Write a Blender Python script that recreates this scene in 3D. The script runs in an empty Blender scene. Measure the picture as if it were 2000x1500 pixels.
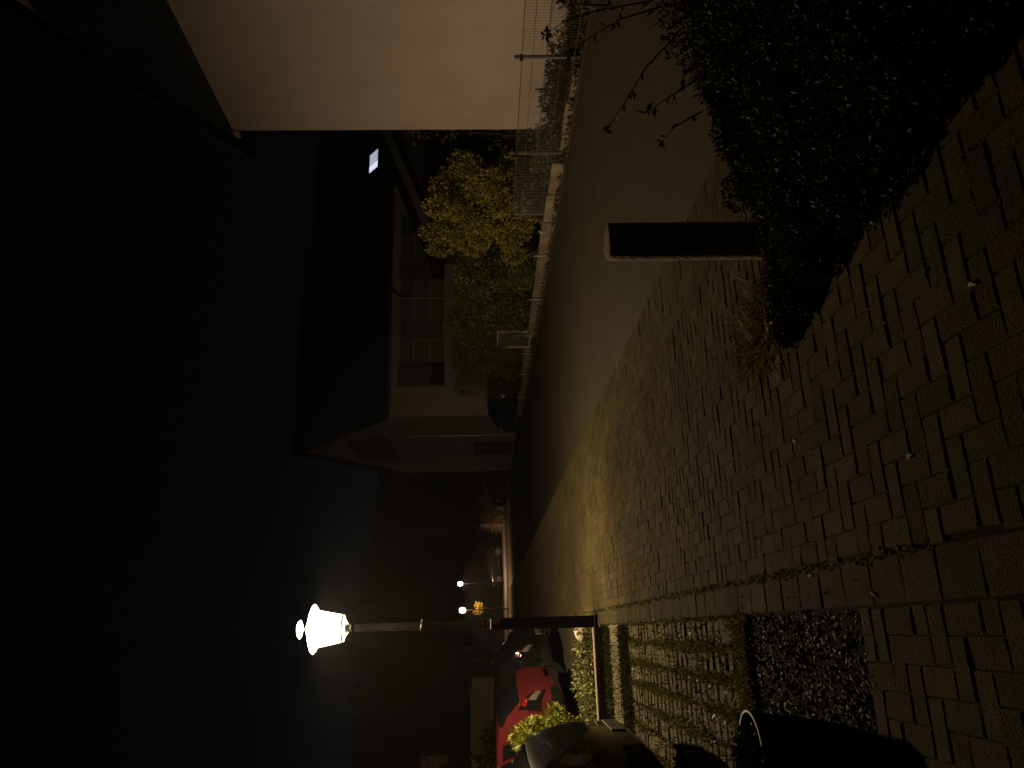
import bpy, math, random
import numpy as np
from mathutils import Vector, Matrix

random.seed(7)
RNG = np.random.default_rng(11)
sc = bpy.context.scene
COL = sc.collection
PI = math.pi

# ------------------------------------------------------------------ helpers
class MB:
    """collects simple shapes; build() links them as ONE mesh object"""
    def __init__(s):
        s.v = []; s.f = []; s.m = []
    def add(s, vs, fs, m=0):
        b = len(s.v); s.v += [tuple(p) for p in vs]
        for f in fs:
            s.f.append([i + b for i in f]); s.m.append(m)
    def box(s, x0, x1, y0, y1, z0, z1, m=0):
        vs = [(x0,y0,z0),(x1,y0,z0),(x1,y1,z0),(x0,y1,z0),(x0,y0,z1),(x1,y0,z1),(x1,y1,z1),(x0,y1,z1)]
        s.add(vs, [(0,3,2,1),(4,5,6,7),(0,1,5,4),(1,2,6,5),(2,3,7,6),(3,0,4,7)], m)
    def bbox(s, x0, x1, y0, y1, z0, z1, b=.01, m=0):
        """box with chamfered top and vertical edges"""
        def ring(i, z):
            return [(x0+i+b,y0+i,z),(x1-i-b,y0+i,z),(x1-i,y0+i+b,z),(x1-i,y1-i-b,z),(x1-i-b,y1-i,z),(x0+i+b,y1-i,z),(x0+i,y1-i-b,z),(x0+i,y0+i+b,z)]
        vs = ring(0,z0)+ring(0,z1-b)+ring(b*.8,z1)
        fs = [tuple(range(7,-1,-1)), tuple(range(16,24))]
        for k in (0,8):
            for i in range(8):
                j = (i+1) % 8
                fs.append((k+i,k+j,k+8+j,k+8+i))
        s.add(vs, fs, m)
    def quad(s, a, b, c, d, m=0):
        s.add([a,b,c,d], [(0,1,2,3)], m)
    def lathe(s, prof, n=24, c=(0,0,0), m=0, cap0=True, cap1=True):
        vs = []; fs = []
        for r, z in prof:
            for i in range(n):
                a = 2*PI*i/n
                vs.append((c[0]+r*math.cos(a), c[1]+r*math.sin(a), c[2]+z))
        for k in range(len(prof)-1):
            for i in range(n):
                j = (i+1) % n
                fs.append((k*n+i, k*n+j, (k+1)*n+j, (k+1)*n+i))
        if cap0: fs.append(tuple(range(n-1,-1,-1)))
        if cap1: fs.append(tuple((len(prof)-1)*n+i for i in range(n)))
        s.add(vs, fs, m)
    def tube(s, pts, r, n=6, m=0):
        pts = [Vector(p) for p in pts]
        rs = r if isinstance(r, (list,tuple)) else [r]*len(pts)
        vs = []; fs = []
        for k, p in enumerate(pts):
            d = (pts[min(k+1,len(pts)-1)]-pts[max(k-1,0)]).normalized()
            a = d.cross(Vector((0,0,1)))
            if a.length < .05: a = d.cross(Vector((1,0,0)))
            a.normalize(); b = d.cross(a)
            for i in range(n):
                t = 2*PI*i/n
                vs.append(p + a*(rs[k]*math.cos(t)) + b*(rs[k]*math.sin(t)))
        for k in range(len(pts)-1):
            for i in range(n):
                j = (i+1) % n
                fs.append((k*n+i,k*n+j,(k+1)*n+j,(k+1)*n+i))
        fs.append(tuple(range(n-1,-1,-1))); fs.append(tuple((len(pts)-1)*n+i for i in range(n)))
        s.add(vs, fs, m)
    def prism(s, poly, x0, x1, m=0):
        """polygon in (y,z) extruded along x"""
        n = len(poly)
        vs = [(x0,y,z) for y,z in poly]+[(x1,y,z) for y,z in poly]
        fs = [tuple(range(n-1,-1,-1)), tuple(range(n,2*n))]
        for i in range(n):
            j = (i+1) % n
            fs.append((i,j,n+j,n+i))
        s.add(vs, fs, m)
    def build(s, name, mats, parent=None, smooth=False, recalc=True):
        me = bpy.data.meshes.new(name)
        me.from_pydata(s.v, [], s.f)
        if not isinstance(mats, (list,tuple)): mats = [mats]
        for m in mats: me.materials.append(m)
        me.polygons.foreach_set('material_index', s.m)
        if recalc:
            import bmesh
            bm = bmesh.new(); bm.from_mesh(me)
            bmesh.ops.recalc_face_normals(bm, faces=bm.faces)
            bm.to_mesh(me); bm.free()
        if smooth is not False:
            me.polygons.foreach_set('use_smooth', [True]*len(me.polygons))
            if smooth is not True:
                me.set_sharp_from_angle(angle=math.radians(smooth))
        me.update()
        o = bpy.data.objects.new(name, me); COL.objects.link(o)
        if parent: o.parent = parent
        return o

def thing(name, label, cat, loc=(0,0,0), rotz=0, group=None):
    o = bpy.data.objects.new(name, None); COL.objects.link(o)
    o.location = loc; o.rotation_euler = (0,0,rotz); o.empty_display_size = .2
    o['label'] = label; o['category'] = cat
    if group: o['group'] = group
    return o
def tag(o, label, cat, group=None, kind=None):
    o['label'] = label; o['category'] = cat
    if group: o['group'] = group
    if kind: o['kind'] = kind
    return o
def struct(o):
    o['kind'] = 'structure'; return o
def copy_tree(o, parent=None):
    c = o.copy(); COL.objects.link(c); c.parent = parent
    for ch in list(o.children):
        copy_tree(ch, c)
    return c

# ------------------------------------------------------------------ materials
def new_mat(name):
    m = bpy.data.materials.new(name); m.use_nodes = True
    nt = m.node_tree; b = nt.nodes['Principled BSDF']
    return m, nt, b
def mat(name, col, rough=.7, spec=.4, metal=0., var=.25, scale=6., bump=.0, bscale=60., coat=0., island=0., detail=6., speck=0., stain=0., col2=None):
    m, nt, b = new_mat(name); L = nt.links
    b.inputs['Roughness'].default_value = rough
    b.inputs['Metallic'].default_value = metal
    b.inputs['Specular IOR Level'].default_value = spec
    b.inputs['Coat Weight'].default_value = coat
    b.inputs['Coat Roughness'].default_value = .06
    geo = nt.nodes.new('ShaderNodeNewGeometry')
    tc = nt.nodes.new('ShaderNodeTexCoord')
    n = nt.nodes.new('ShaderNodeTexNoise'); n.inputs['Scale'].default_value = scale; n.inputs['Detail'].default_value = detail
    L.new(tc.outputs['Object'], n.inputs['Vector'])
    mr = nt.nodes.new('ShaderNodeMapRange'); mr.inputs['From Min'].default_value = .25; mr.inputs['From Max'].default_value = .75
    mr.inputs['To Min'].default_value = 1-var; mr.inputs['To Max'].default_value = 1+var
    L.new(n.outputs['Fac'], mr.inputs['Value'])
    val = mr.outputs['Result']
    if island:
        mi = nt.nodes.new('ShaderNodeMapRange'); mi.inputs['To Min'].default_value = 1-island; mi.inputs['To Max'].default_value = 1+island
        L.new(geo.outputs['Random Per Island'], mi.inputs['Value'])
        mu = nt.nodes.new('ShaderNodeMath'); mu.operation = 'MULTIPLY'
        L.new(val, mu.inputs[0]); L.new(mi.outputs['Result'], mu.inputs[1]); val = mu.outputs[0]
    if stain:
        n3 = nt.nodes.new('ShaderNodeTexNoise'); n3.inputs['Scale'].default_value = .9; n3.inputs['Detail'].default_value = 8; n3.inputs['Roughness'].default_value = .7
        L.new(tc.outputs['Object'], n3.inputs['Vector'])
        m3 = nt.nodes.new('ShaderNodeMapRange'); m3.inputs['From Min'].default_value = .35; m3.inputs['From Max'].default_value = .65
        m3.inputs['To Min'].default_value = 1-stain; m3.inputs['To Max'].default_value = 1+stain*.6
        L.new(n3.outputs['Fac'], m3.inputs['Value'])
        mu3 = nt.nodes.new('ShaderNodeMath'); mu3.operation = 'MULTIPLY'
        L.new(val, mu3.inputs[0]); L.new(m3.outputs['Result'], mu3.inputs[1]); val = mu3.outputs[0]
    if speck:
        n2 = nt.nodes.new('ShaderNodeTexNoise'); n2.inputs['Scale'].default_value = 190; n2.inputs['Detail'].default_value = 2
        L.new(tc.outputs['Object'], n2.inputs['Vector'])
        m2 = nt.nodes.new('ShaderNodeMapRange'); m2.inputs['From Min'].default_value = .36; m2.inputs['From Max'].default_value = .68
        m2.inputs['To Min'].default_value = 1-speck; m2.inputs['To Max'].default_value = 1+speck*1.3
        L.new(n2.outputs['Fac'], m2.inputs['Value'])
        mu2 = nt.nodes.new('ShaderNodeMath'); mu2.operation = 'MULTIPLY'
        L.new(val, mu2.inputs[0]); L.new(m2.outputs['Result'], mu2.inputs[1]); val = mu2.outputs[0]
    mx = nt.nodes.new('ShaderNodeVectorMath'); mx.operation = 'SCALE'
    mx.inputs[0].default_value = col[:3]
    if col2:
        rp2 = nt.nodes.new('ShaderNodeValToRGB'); rp2.color_ramp.elements[0].position = .35; rp2.color_ramp.elements[1].position = .8
        rp2.color_ramp.elements[0].color = (*col,1); rp2.color_ramp.elements[1].color = (*col2,1)
        mh = nt.nodes.new('ShaderNodeMath'); mh.operation = 'MULTIPLY'; mh.inputs[1].default_value = 7.31
        mf = nt.nodes.new('ShaderNodeMath'); mf.operation = 'FRACT'
        L.new(geo.outputs['Random Per Island'], mh.inputs[0]); L.new(mh.outputs[0], mf.inputs[0]); L.new(mf.outputs[0], rp2.inputs['Fac'])
        L.new(rp2.outputs['Color'], mx.inputs[0])
    L.new(val, mx.inputs['Scale']); L.new(mx.outputs['Vector'], b.inputs['Base Color'])
    if bump:
        nb = nt.nodes.new('ShaderNodeTexNoise'); nb.inputs['Scale'].default_value = bscale; nb.inputs['Detail'].default_value = 4
        L.new(tc.outputs['Object'], nb.inputs['Vector'])
        bp = nt.nodes.new('ShaderNodeBump'); bp.inputs['Strength'].default_value = bump; bp.inputs['Distance'].default_value = .02
        L.new(nb.outputs['Fac'], bp.inputs['Height']); L.new(bp.outputs['Normal'], b.inputs['Normal'])
    return m
def leaf_mat(name, cols, rough=.42, trans=.25, spec=.5):
    """colour picked per leaf from a ramp"""
    m, nt, b = new_mat(name); L = nt.links
    geo = nt.nodes.new('ShaderNodeNewGeometry')
    r = nt.nodes.new('ShaderNodeValToRGB'); e = r.color_ramp.elements
    e[0].color = (*cols[0],1); e[1].color = (*cols[-1],1)
    for i, c in enumerate(cols[1:-1]):
        k = e.new((i+1)/(len(cols)-1)); k.color = (*c,1)
    L.new(geo.outputs['Random Per Island'], r.inputs['Fac'])
    L.new(r.outputs['Color'], b.inputs['Base Color'])
    b.inputs['Roughness'].default_value = rough; b.inputs['Specular IOR Level'].default_value = spec
    t = nt.nodes.new('ShaderNodeBsdfTranslucent'); L.new(r.outputs['Color'], t.inputs['Color'])
    mx = nt.nodes.new('ShaderNodeMixShader'); mx.inputs['Fac'].default_value = trans
    out = nt.nodes['Material Output']
    L.new(b.outputs['BSDF'], mx.inputs[1]); L.new(t.outputs['BSDF'], mx.inputs[2]); L.new(mx.outputs['Shader'], out.inputs['Surface'])
    return m
def emit_mat(name, col, strength, mix_transparent=0.):
    m, nt, b = new_mat(name); L = nt.links
    em = nt.nodes.new('ShaderNodeEmission'); em.inputs['Color'].default_value = (*col,1); em.inputs['Strength'].default_value = strength
    out = nt.nodes['Material Output']
    if mix_transparent:
        tr = nt.nodes.new('ShaderNodeBsdfTransparent'); ad = nt.nodes.new('ShaderNodeAddShader')
        mx = nt.nodes.new('ShaderNodeMixShader'); mx.inputs['Fac'].default_value = 1-mix_transparent
        L.new(tr.outputs[0], mx.inputs[1]); L.new(em.outputs[0], mx.inputs[2]); L.new(mx.outputs[0], out.inputs['Surface'])
    else:
        L.new(em.outputs[0], out.inputs['Surface'])
    return m
def lattice_mat(name, wood, gap):
    return mat(name, wood, .8)

M = {}
M['paver']   = mat('paver concrete', (.059,.0475,.0165), .9, .12, var=.22, scale=14, bump=.8, bscale=150, island=.28, speck=.55, stain=.34, col2=(.059,.039,.0185))
M['border']  = mat('border paver concrete', (.052,.042,.0165), .9, .12, var=.22, scale=14, bump=.8, bscale=150, island=.25, speck=.55, stain=.34, col2=(.052,.034,.0185))
M['strip']   = mat('strip concrete', (.125,.10,.05), .9, .25, var=.2, scale=14, bump=.6, bscale=170, island=.2, speck=.4, stain=.3)
M['kerb']    = mat('kerb paver concrete', (.058,.046,.019), .9, .1, var=.25, scale=14, bump=.6, bscale=170, island=.2, speck=.5, stain=.3)
M['joint']   = mat('joint soil', (.008,.006,.003), .95, .1, var=.5, scale=20, bump=.5, bscale=150)
M['asphalt'] = mat('asphalt', (.047,.036,.017), .72, .4, var=.18, scale=1.3, bump=.6, bscale=200, speck=.45, stain=.18)
M['soil']    = mat('soil', (.05,.038,.024), .95, .1, var=.45, scale=9, bump=.8, bscale=60)
M['gravel']  = mat('gravel', (.075,.06,.04), .9, .2, var=.35, scale=14, bump=.8, bscale=90)
M['ground']  = mat('ground', (.06,.055,.035), .95, .1, var=.4, scale=1.5, bump=.4, bscale=20)
M['mulchchip'] = mat('bark chip', (.085,.062,.047), .7, .35, var=.3, scale=8, island=.75)
M['blackmetal'] = mat('black painted metal', (.012,.012,.012), .5, .4, var=.2)
M['deadblack'] = mat('near black metal', (.003,.003,.003), .9, .05)  # plain near-black, for the far lamp poles
M['greymetal'] = mat('grey painted metal', (.11,.10,.085), .45, .5, var=.15, scale=3)
M['galv'] = mat('galvanised metal', (.20,.19,.17), .5, .5, metal=.6, var=.2, scale=10)
M['zinc'] = mat('drainpipe metal', (.55,.5,.45), .22, .5, metal=.9, var=.1)
M['white'] = mat('white paint', (.40,.37,.32), .6, .4, var=.12)
M['plate'] = mat('number plate', (.22,.21,.19), .4, .4, var=.03)
M['beigewall'] = mat('beige plaster', (.52,.41,.365), .9, .2, var=.06, scale=.5, bump=.2, bscale=140, stain=.09)
M['darkboard'] = mat('dark gable cladding', (.055,.05,.04), .8, .25, var=.2, scale=2)
M['roofdark'] = mat('dark roof tiles', (.018,.016,.015), .9, .1, var=.2, scale=3)
M['whitewall'] = mat('white plaster', (.58,.50,.45), .9, .2, var=.1, scale=.8, bump=.1, bscale=90)
M['greywall'] = mat('grey plaster', (.07,.06,.05), .9, .2, var=.12, scale=.8)
M['redbrown'] = mat('red brown panel', (.19,.09,.06), .8, .2, var=.2)
M['panel'] = mat('facade panel', (.26,.24,.20), .7, .3, var=.1, scale=3)
M['shutter'] = mat('closed shutter', (.17,.165,.14), .6, .3, var=.1, scale=3)
M['darkglass'] = mat('dark glass', (.008,.008,.009), .08, .6, var=.05)
M['rail'] = mat('balcony rail metal', (.04,.04,.04), .5, .4, var=.1)
M['fascia'] = mat('pale fascia board', (.16,.14,.11), .8, .2, var=.15, scale=3)
M['bark'] = mat('bark', (.06,.045,.03), .9, .1, var=.4, scale=12, bump=.6, bscale=40)
M['plinth'] = mat('plinth concrete', (.23,.18,.13), .9, .2, var=.4, scale=3, bump=.4, bscale=50)
M['wood'] = mat('weathered board', (.05,.038,.028), .85, .2, var=.25, scale=6)
M['post'] = mat('tarred wooden post', (.20,.16,.115), .75, .3, var=.35, scale=9, bump=.5, bscale=40)
M['redpaint'] = mat('red car paint', (.12,.015,.017), .25, .5, var=.05, coat=.7)
M['greypaint'] = mat('dark grey car paint', (.007,.006,.005), .25, .4, var=.06, coat=.6)
M['blackpaint'] = mat('black car paint', (.005,.005,.005), .3, .35, var=.05, coat=.4)
M['trim'] = mat('black car plastic', (.01,.01,.01), .6, .3, var=.2)
M['tyre'] = mat('tyre rubber', (.018,.017,.015), .85, .2, var=.3, scale=15)
M['alloy'] = mat('alloy wheel', (.45,.42,.36), .3, .5, metal=.8, var=.1)
M['taillight'] = mat('tail light lens', (.22,.008,.008), .12, .6, var=.1, coat=1)
M['clearlens'] = mat('clear lamp lens', (.14,.13,.12), .15, .6, var=.1, coat=.6)
M['pot'] = mat('dark glazed pot', (.010,.009,.008), .8, .15, var=.25, scale=5)
M['potrim'] = mat('highlit pot rim', (.30,.22,.15), .55, .4, var=.12, scale=8)  # highlight along the rim put into its pale colour
M['redpetal'] = mat('red petal', (.35,.02,.02), .6, .3, var=.2, island=.4)
M['yellow'] = mat('yellow plastic', (.6,.42,.03), .6, .4, var=.15)
M['orange'] = mat('faded orange sticker', (.32,.12,.05), .7, .3, var=.35, scale=30)
M['redsign'] = mat('dark red sign', (.16,.02,.02), .6, .3, var=.15, scale=20)
M['signwhite'] = mat('sign border white', (.5,.45,.4), .6, .3, var=.15)
M['redbox'] = mat('red plastic', (.45,.05,.025), .5, .4, var=.1)
M['dryleaf'] = mat('dry leaf', (.26,.18,.08), .7, .3, var=.3, scale=20, island=.3)
M['ribbon'] = mat('pale ribbon', (.5,.52,.4), .7, .3, var=.15, scale=10)
M['rock'] = mat('pale stone', (.35,.30,.22), .9, .2, var=.3, scale=8, bump=.5, bscale=30)
M['beigegarage'] = mat('garage plaster', (.50,.37,.25), .9, .2, var=.08, scale=1)
for k_, w_ in (('paver',.12),('border',.1),('kerb',.12),('strip',.1)):
    b_ = M[k_].node_tree.nodes['Principled BSDF']
    b_.inputs['Sheen Weight'].default_value = w_; b_.inputs['Sheen Roughness'].default_value = .28; b_.inputs['Sheen Tint'].default_value = (1,.84,.55,1)
L_ = {}
L_['hedge'] = leaf_mat('dark evergreen leaf', [(.012,.016,.005),(.022,.028,.007),(.034,.038,.011),(.06,.045,.018)], .6, .15, .25)
L_['yellowbush'] = leaf_mat('yellow green leaf', [(.11,.10,.02),(.30,.26,.05),(.60,.49,.11),(.22,.23,.05)], .5, .3)
L_['green'] = leaf_mat('deep green leaf', [(.07,.085,.02),(.13,.14,.034),(.2,.18,.05)], .4, .2, .55)
L_['olive'] = leaf_mat('olive needle', [(.08,.09,.03),(.14,.145,.045),(.2,.19,.06)], .6, .15, .3)
L_['bright'] = leaf_mat('fresh green leaf', [(.15,.17,.02),(.22,.23,.03),(.28,.26,.04)], .45, .3)
L_['weed'] = leaf_mat('weed leaf', [(.06,.07,.013),(.11,.115,.022),(.17,.15,.036),(.26,.22,.09)], .45, .25)
L_['moss'] = leaf_mat('moss grass', [(.018,.023,.005),(.032,.037,.008),(.048,.046,.012)], .7, .2, .2)
L_['straw'] = leaf_mat('dry straw', [(.2,.15,.06),(.3,.22,.1),(.15,.13,.05)], .7, .2, .2)
L_['reddish'] = leaf_mat('dull brown leaf', [(.09,.065,.03),(.06,.055,.02),(.13,.1,.05)], .6, .2, .3)
L_['darktree'] = leaf_mat('dark tree leaf', [(.012,.014,.008),(.02,.022,.01),(.03,.03,.013)], .7, .1, .2)
L_['yellowleaf'] = leaf_mat('bright yellow leaf', [(.5,.4,.03),(.6,.48,.05)], .6, .3)

# ------------------------------------------------------------------ foliage
def leaf_arrays(P, D, size, width=.45, fold=.25, droop=0.):
    """P points, D leaf directions, one folded rhombus per point"""
    n = len(P)
    D = D/np.maximum(np.linalg.norm(D,axis=1,keepdims=True),1e-6)
    up = RNG.normal(size=(n,3)); S = np.cross(D, up); S /= np.maximum(np.linalg.norm(S,axis=1,keepdims=True),1e-6)
    N = np.cross(S, D)
    sz = size*(.6+.8*RNG.random(n))[:,None]
    v = np.empty((n,4,3))
    v[:,0] = P
    v[:,1] = P + D*sz*.45 + S*sz*width*.5 + N*sz*fold*.4
    v[:,2] = P + D*sz - N*sz*droop
    v[:,3] = P + D*sz*.45 - S*sz*width*.5 + N*sz*fold*.4
    return v.reshape(-1,3)
def leaf_obj(name, m, V, parent=None, extra=None, extra_mat=None):
    """V (4n,3) rhombi -> two triangles each; extra = MB merged in (inner twigs)"""
    n = len(V)//4
    tri = np.arange(n)[:,None]*4
    F = np.concatenate([tri+np.array([0,1,2]), tri+np.array([0,2,3])],1).reshape(-1,3)
    me = bpy.data.meshes.new(name)
    me.vertices.add(len(V)); me.vertices.foreach_set('co', np.ascontiguousarray(V,dtype=np.float32).ravel())
    me.loops.add(F.size); me.loops.foreach_set('vertex_index', F.astype(np.int32).ravel())
    me.polygons.add(len(F)); me.polygons.foreach_set('loop_start', np.arange(0,F.size,3,dtype=np.int32))
    me.materials.append(m)
    me.update(calc_edges=True); me.validate()
    o = bpy.data.objects.new(name, me); COL.objects.link(o)
    if parent: o.parent = parent
    return o
def rnd_dir(n):
    d = RNG.normal(size=(n,3)); return d/np.linalg.norm(d,axis=1,keepdims=True)
def clump_pts(c, r, n, shell=.55):
    d = rnd_dir(n); t = (shell + (1-shell)*RNG.random(n)**.6)[:,None]
    return np.array(c) + d*t*np.array(r), d
def crown(clumps, dens, size, updir=.3, width=.45, jitter=.6, zmin=.01):
    Ps=[];Ds=[]
    for (c, r, k) in clumps:
        n = int(dens*k)
        p, d = clump_pts(c, r, n)
        Ps.append(p); Ds.append(d + RNG.normal(size=(n,3))*jitter + np.array([0,0,updir]))
    P = np.concatenate(Ps); D = np.concatenate(Ds)
    ok = P[:,2] > zmin
    return leaf_arrays(P[ok], D[ok], size, width)
def many_clumps(box, n, r0, r1, fn=None):
    out = []
    x0,x1,y0,y1,z0,z1 = box
    while len(out) < n:
        c = (random.uniform(x0,x1), random.uniform(y0,y1), random.uniform(z0,z1))
        if fn and not fn(c): continue
        r = random.uniform(r0,r1)
        out.append((c, (r*random.uniform(.8,1.2), r*random.uniform(.8,1.2), r*random.uniform(.75,1.1)), (r/r1)**2))
    return out
def twigs(base, ends, r0, name='branches', m=None, parent=None, n=5, wob=.06):
    mb = MB()
    for e in ends:
        a = Vector(base); b = Vector(e); pts = []
        for k in range(5):
            t = k/4; p = a.lerp(b, t)
            if 0 < k < 4: p += Vector((random.uniform(-wob,wob),random.uniform(-wob,wob),random.uniform(-wob,wob)*.5))
            pts.append(p)
        mb.tube(pts, [r0*(1-.75*k/4) for k in range(5)], n)
    return mb.build(name, m or M['bark'], parent, smooth=True)
def blades(P, h, spread, w):
    """grass blades standing at P as slim rhombi"""
    n = len(P)
    D = RNG.normal(size=(n,3))*spread; D[:,2] = 1
    return leaf_arrays(P, D, h, w, .1)

# ------------------------------------------------------------------ world
w = bpy.data.worlds.new('World'); sc.world = w; w.use_nodes = True
nt = w.node_tree; bg = nt.nodes['Background']
bg.inputs['Color'].default_value = (.0006,.0010,.0015,1)
HAZE=.0005
vs = nt.nodes.new('ShaderNodeVolumeScatter'); vs.inputs['Density'].default_value = HAZE; vs.inputs['Anisotropy'].default_value = .15
nt.links.new(vs.outputs[0], nt.nodes['World Output'].inputs['Volume'])
def sky_dome():
    m, nt, b = new_mat('night sky'); L = nt.links
    tc = nt.nodes.new('ShaderNodeTexCoord'); nz = nt.nodes.new('ShaderNodeVectorMath'); nz.operation = 'NORMALIZE'
    sep = nt.nodes.new('ShaderNodeSeparateXYZ'); rp = nt.nodes.new('ShaderNodeValToRGB'); e = rp.color_ramp.elements
    L.new(tc.outputs['Object'], nz.inputs[0]); L.new(nz.outputs[0], sep.inputs[0])
    e[0].position = 0; e[0].color = (.0011,.0012,.0021,1)
    e[1].position = .62; e[1].color = (.0003,.0005,.0006,1)
    k = e.new(.12); k.color = (.0009,.0014,.0026,1)
    k = e.new(.28); k.color = (.0002,.0009,.0016,1)
    em = nt.nodes.new('ShaderNodeEmission'); em.inputs['Strength'].default_value = 1
    L.new(sep.outputs['Z'], rp.inputs['Fac']); L.new(rp.outputs['Color'], em.inputs['Color'])
    L.new(em.outputs[0], nt.nodes['Material Output'].inputs['Surface'])
    m.cycles.emission_sampling = 'NONE'
    mb = MB(); R_=700.
    mb.lathe([(R_*math.cos(a), R_*math.sin(a)) for a in [x*PI/36 for x in range(-2,18)]]+[(1,R_*.999)], 48, cap0=False)
    return struct(mb.build('sky', m, smooth=True))
sky_dome()

# ------------------------------------------------------------------ camera (held sideways: a portrait frame turned on its side)
cam_d = bpy.data.cameras.new('camera'); cam = bpy.data.objects.new('camera', cam_d); COL.objects.link(cam)
YAW = math.radians(17.9); PIT = math.atan(55/1500); ROLL = .017
fwd = Vector((math.sin(YAW)*math.cos(PIT), math.cos(YAW)*math.cos(PIT), -math.sin(PIT)))
rt = Vector((math.cos(YAW), -math.sin(YAW), 0)); dn = fwd.cross(rt)
if dn.z > 0: dn = -dn
ur = rt*math.cos(ROLL) + dn*math.sin(ROLL)       # right of the upright photograph
ud = dn*math.cos(ROLL) - rt*math.sin(ROLL)       # down in the upright photograph
X = ud; Y = ur; Z = X.cross(Y)
mtx = Matrix((X, Y, Z)).transposed().to_4x4()
mtx.translation = Vector((0,0,1.5))
cam.matrix_world = mtx
cam_d.sensor_fit = 'HORIZONTAL'; cam_d.sensor_width = 36; cam_d.lens = 27
cam_d.clip_start = .02; cam_d.clip_end = 1500
sc.camera = cam

# ------------------------------------------------------------------ ground sheets
def sheet(name, x0, x1, y0, y1, z, m):
    mb = MB(); mb.quad((x0,y0,z),(x1,y0,z),(x1,y1,z),(x0,y1,z))
    return struct(mb.build(name, m))
sheet('ground', -400,400,-60,900,-.075, M['ground'])
# street: a strip along Y that meets a cross street far away
mb = MB()
mb.quad((2.83,-20,-.03),(7.86,-20,-.03),(7.86,58,-.03),(2.83,58,-.03))
mb.quad((-40,58,-.03),(60,58,-.03),(60,71,-.03),(-40,71,-.03))
struct(mb.build('road', M['asphalt']))
# far pavement beyond the cross street and behind the low walls
sheet('far_pavement', -40,60,71.0,95,-.02, M['asphalt'])
mb = MB(); mb.box(7.86,7.98,-20,57.5,-.07,-.012)
struct(mb.build('kerb', M['gravel']))
sheet('garden_soil', 7.98,9.5,-20,33.9,-.01, M['soil'])
sheet('driveway', 9.5,40,22,33.9,-.025, M['gravel'])

# paved footpath: every stone has a chamfered top of its own
def stone(V, F, x0, x1, y0, y1, z=0., g=.003, c=.0055, tilt=.0024):
    x0+=g; x1-=g; y0+=g; y1-=g
    if x1-x0 < .02 or y1-y0 < .02: return
    b = len(V); z += random.uniform(-.0025,.0025); tx = random.uniform(-tilt,tilt); ty = random.uniform(-tilt,tilt)
    j = lambda: random.uniform(-.0015,.0015)
    for (x,y) in ((x0,y0),(x1,y0),(x1,y1),(x0,y1)): V.append((x+j(),y+j(),-.05))
    for (x,y) in ((x0,y0),(x1,y0),(x1,y1),(x0,y1)): V.append((x+j(),y+j(),z-c*.8))
    q = [(x0+c,y0+c,z-tx-ty),(x1-c,y0+c,z+tx-ty),(x1-c,y1-c,z+tx+ty),(x0+c,y1-c,z-tx+ty)]
    V += q
    for i in range(4):
        k = (i+1) % 4
        F.append((b+i,b+k,b+4+k,b+4+i)); F.append((b+4+i,b+4+k,b+8+k,b+8+i))
    F.append((b+8,b+9,b+10,b+11))
def herring(V, F, x0, x1, y0, y1, ox=.0, oy=.0, s=.1):
    i0 = int((x0-ox)/s)-3; i1 = int((x1-ox)/s)+3; j0 = int((y0-oy)/s)-3; j1 = int((y1-oy)/s)+3
    for i in range(i0,i1):
        for j in range(j0,j1):
            k = (i-j) % 4
            if k == 0: r = (i, i+2, j, j+1)
            elif k == 3: r = (i, i+1, j, j+2)
            else: continue
            a,b_,c_,d = ox+r[0]*s, ox+r[1]*s, oy+r[2]*s, oy+r[3]*s
            a=max(a,x0); b_=min(b_,x1); c_=max(c_,y0); d=min(d,y1)
            if b_>a and d>c_: stone(V,F,a,b_,c_,d)
def stones_obj(name, V, F, m):
    me = bpy.data.meshes.new(name); me.from_pydata(V,[],F); me.materials.append(m); me.update()
    o = bpy.data.objects.new(name, me); COL.objects.link(o); return struct(o)
V=[];F=[]
herring(V,F,.24,2.245,.9,57,.06,.01)
herring(V,F,-1.2,.055,.9,3.2,.05,.0)
stones_obj('footpath', V, F, M['paver'])
V=[];F=[]
y = .9
while y < 57:
    stone(V,F,.06,.235,y,y+.24); y += .24
stones_obj('border_course', V, F, M['border'])
V=[];F=[]
y = .9
while y < 57:
    stone(V,F,2.65,2.83,y,y+.235,.006,.003,.006); y += .235
y = .9
while y < 57:
    stone(V,F,2.49,2.65,y,y+.16,.0,.002,.002); y += .16
y = .82
while y < 57:
    stone(V,F,2.37,2.49,y,y+.24,.0,.002,.002); stone(V,F,2.25,2.37,y+.12,y+.36,.0,.0015,.001,.0005); y += .24
stones_obj('kerb_course', V, F, M['kerb'])
sheet('joint_bed', -3,2.82,.5,57,-.011, M['joint'])
# parking strip: stones with wide green joints
V=[];F=[]
y = 4.62
while y < 8.5:
    for i in range(13):
        x1_ = .045 - i*.195
        off = .05 if i % 2 else 0
        if random.random() < .03: continue
        stone(V,F,x1_-.168,x1_,y+off,y+off+.118,random.uniform(-.004,.002),.003,.008,.004)
    y += .148
y = 9.25
while y < 10.05:
    for i in range(11):
        stone(V,F,.05-i*.24-.235,.05-i*.24,y,y+.158,0,.003,.004,.003)
    y += .16
stones_obj('parking_strip', V, F, M['strip'])
sheet('parking_ground', -14,.055,12.35,34,-.006, M['gravel'])
sheet('bed_soil', -3,.02,10.43,12.35,.02, M['soil'])
sheet('mulch_soil', -.62,.06,3.2,4.6,-.035, M['soil'])
# ------------------------------------------------------------------ small ground cover (nobody could count it)
def strip_pts(n, x0, x1, y0, y1, z=0.):
    return np.stack([RNG.uniform(x0,x1,n),RNG.uniform(y0,y1,n),np.full(n,z)],1)
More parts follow.
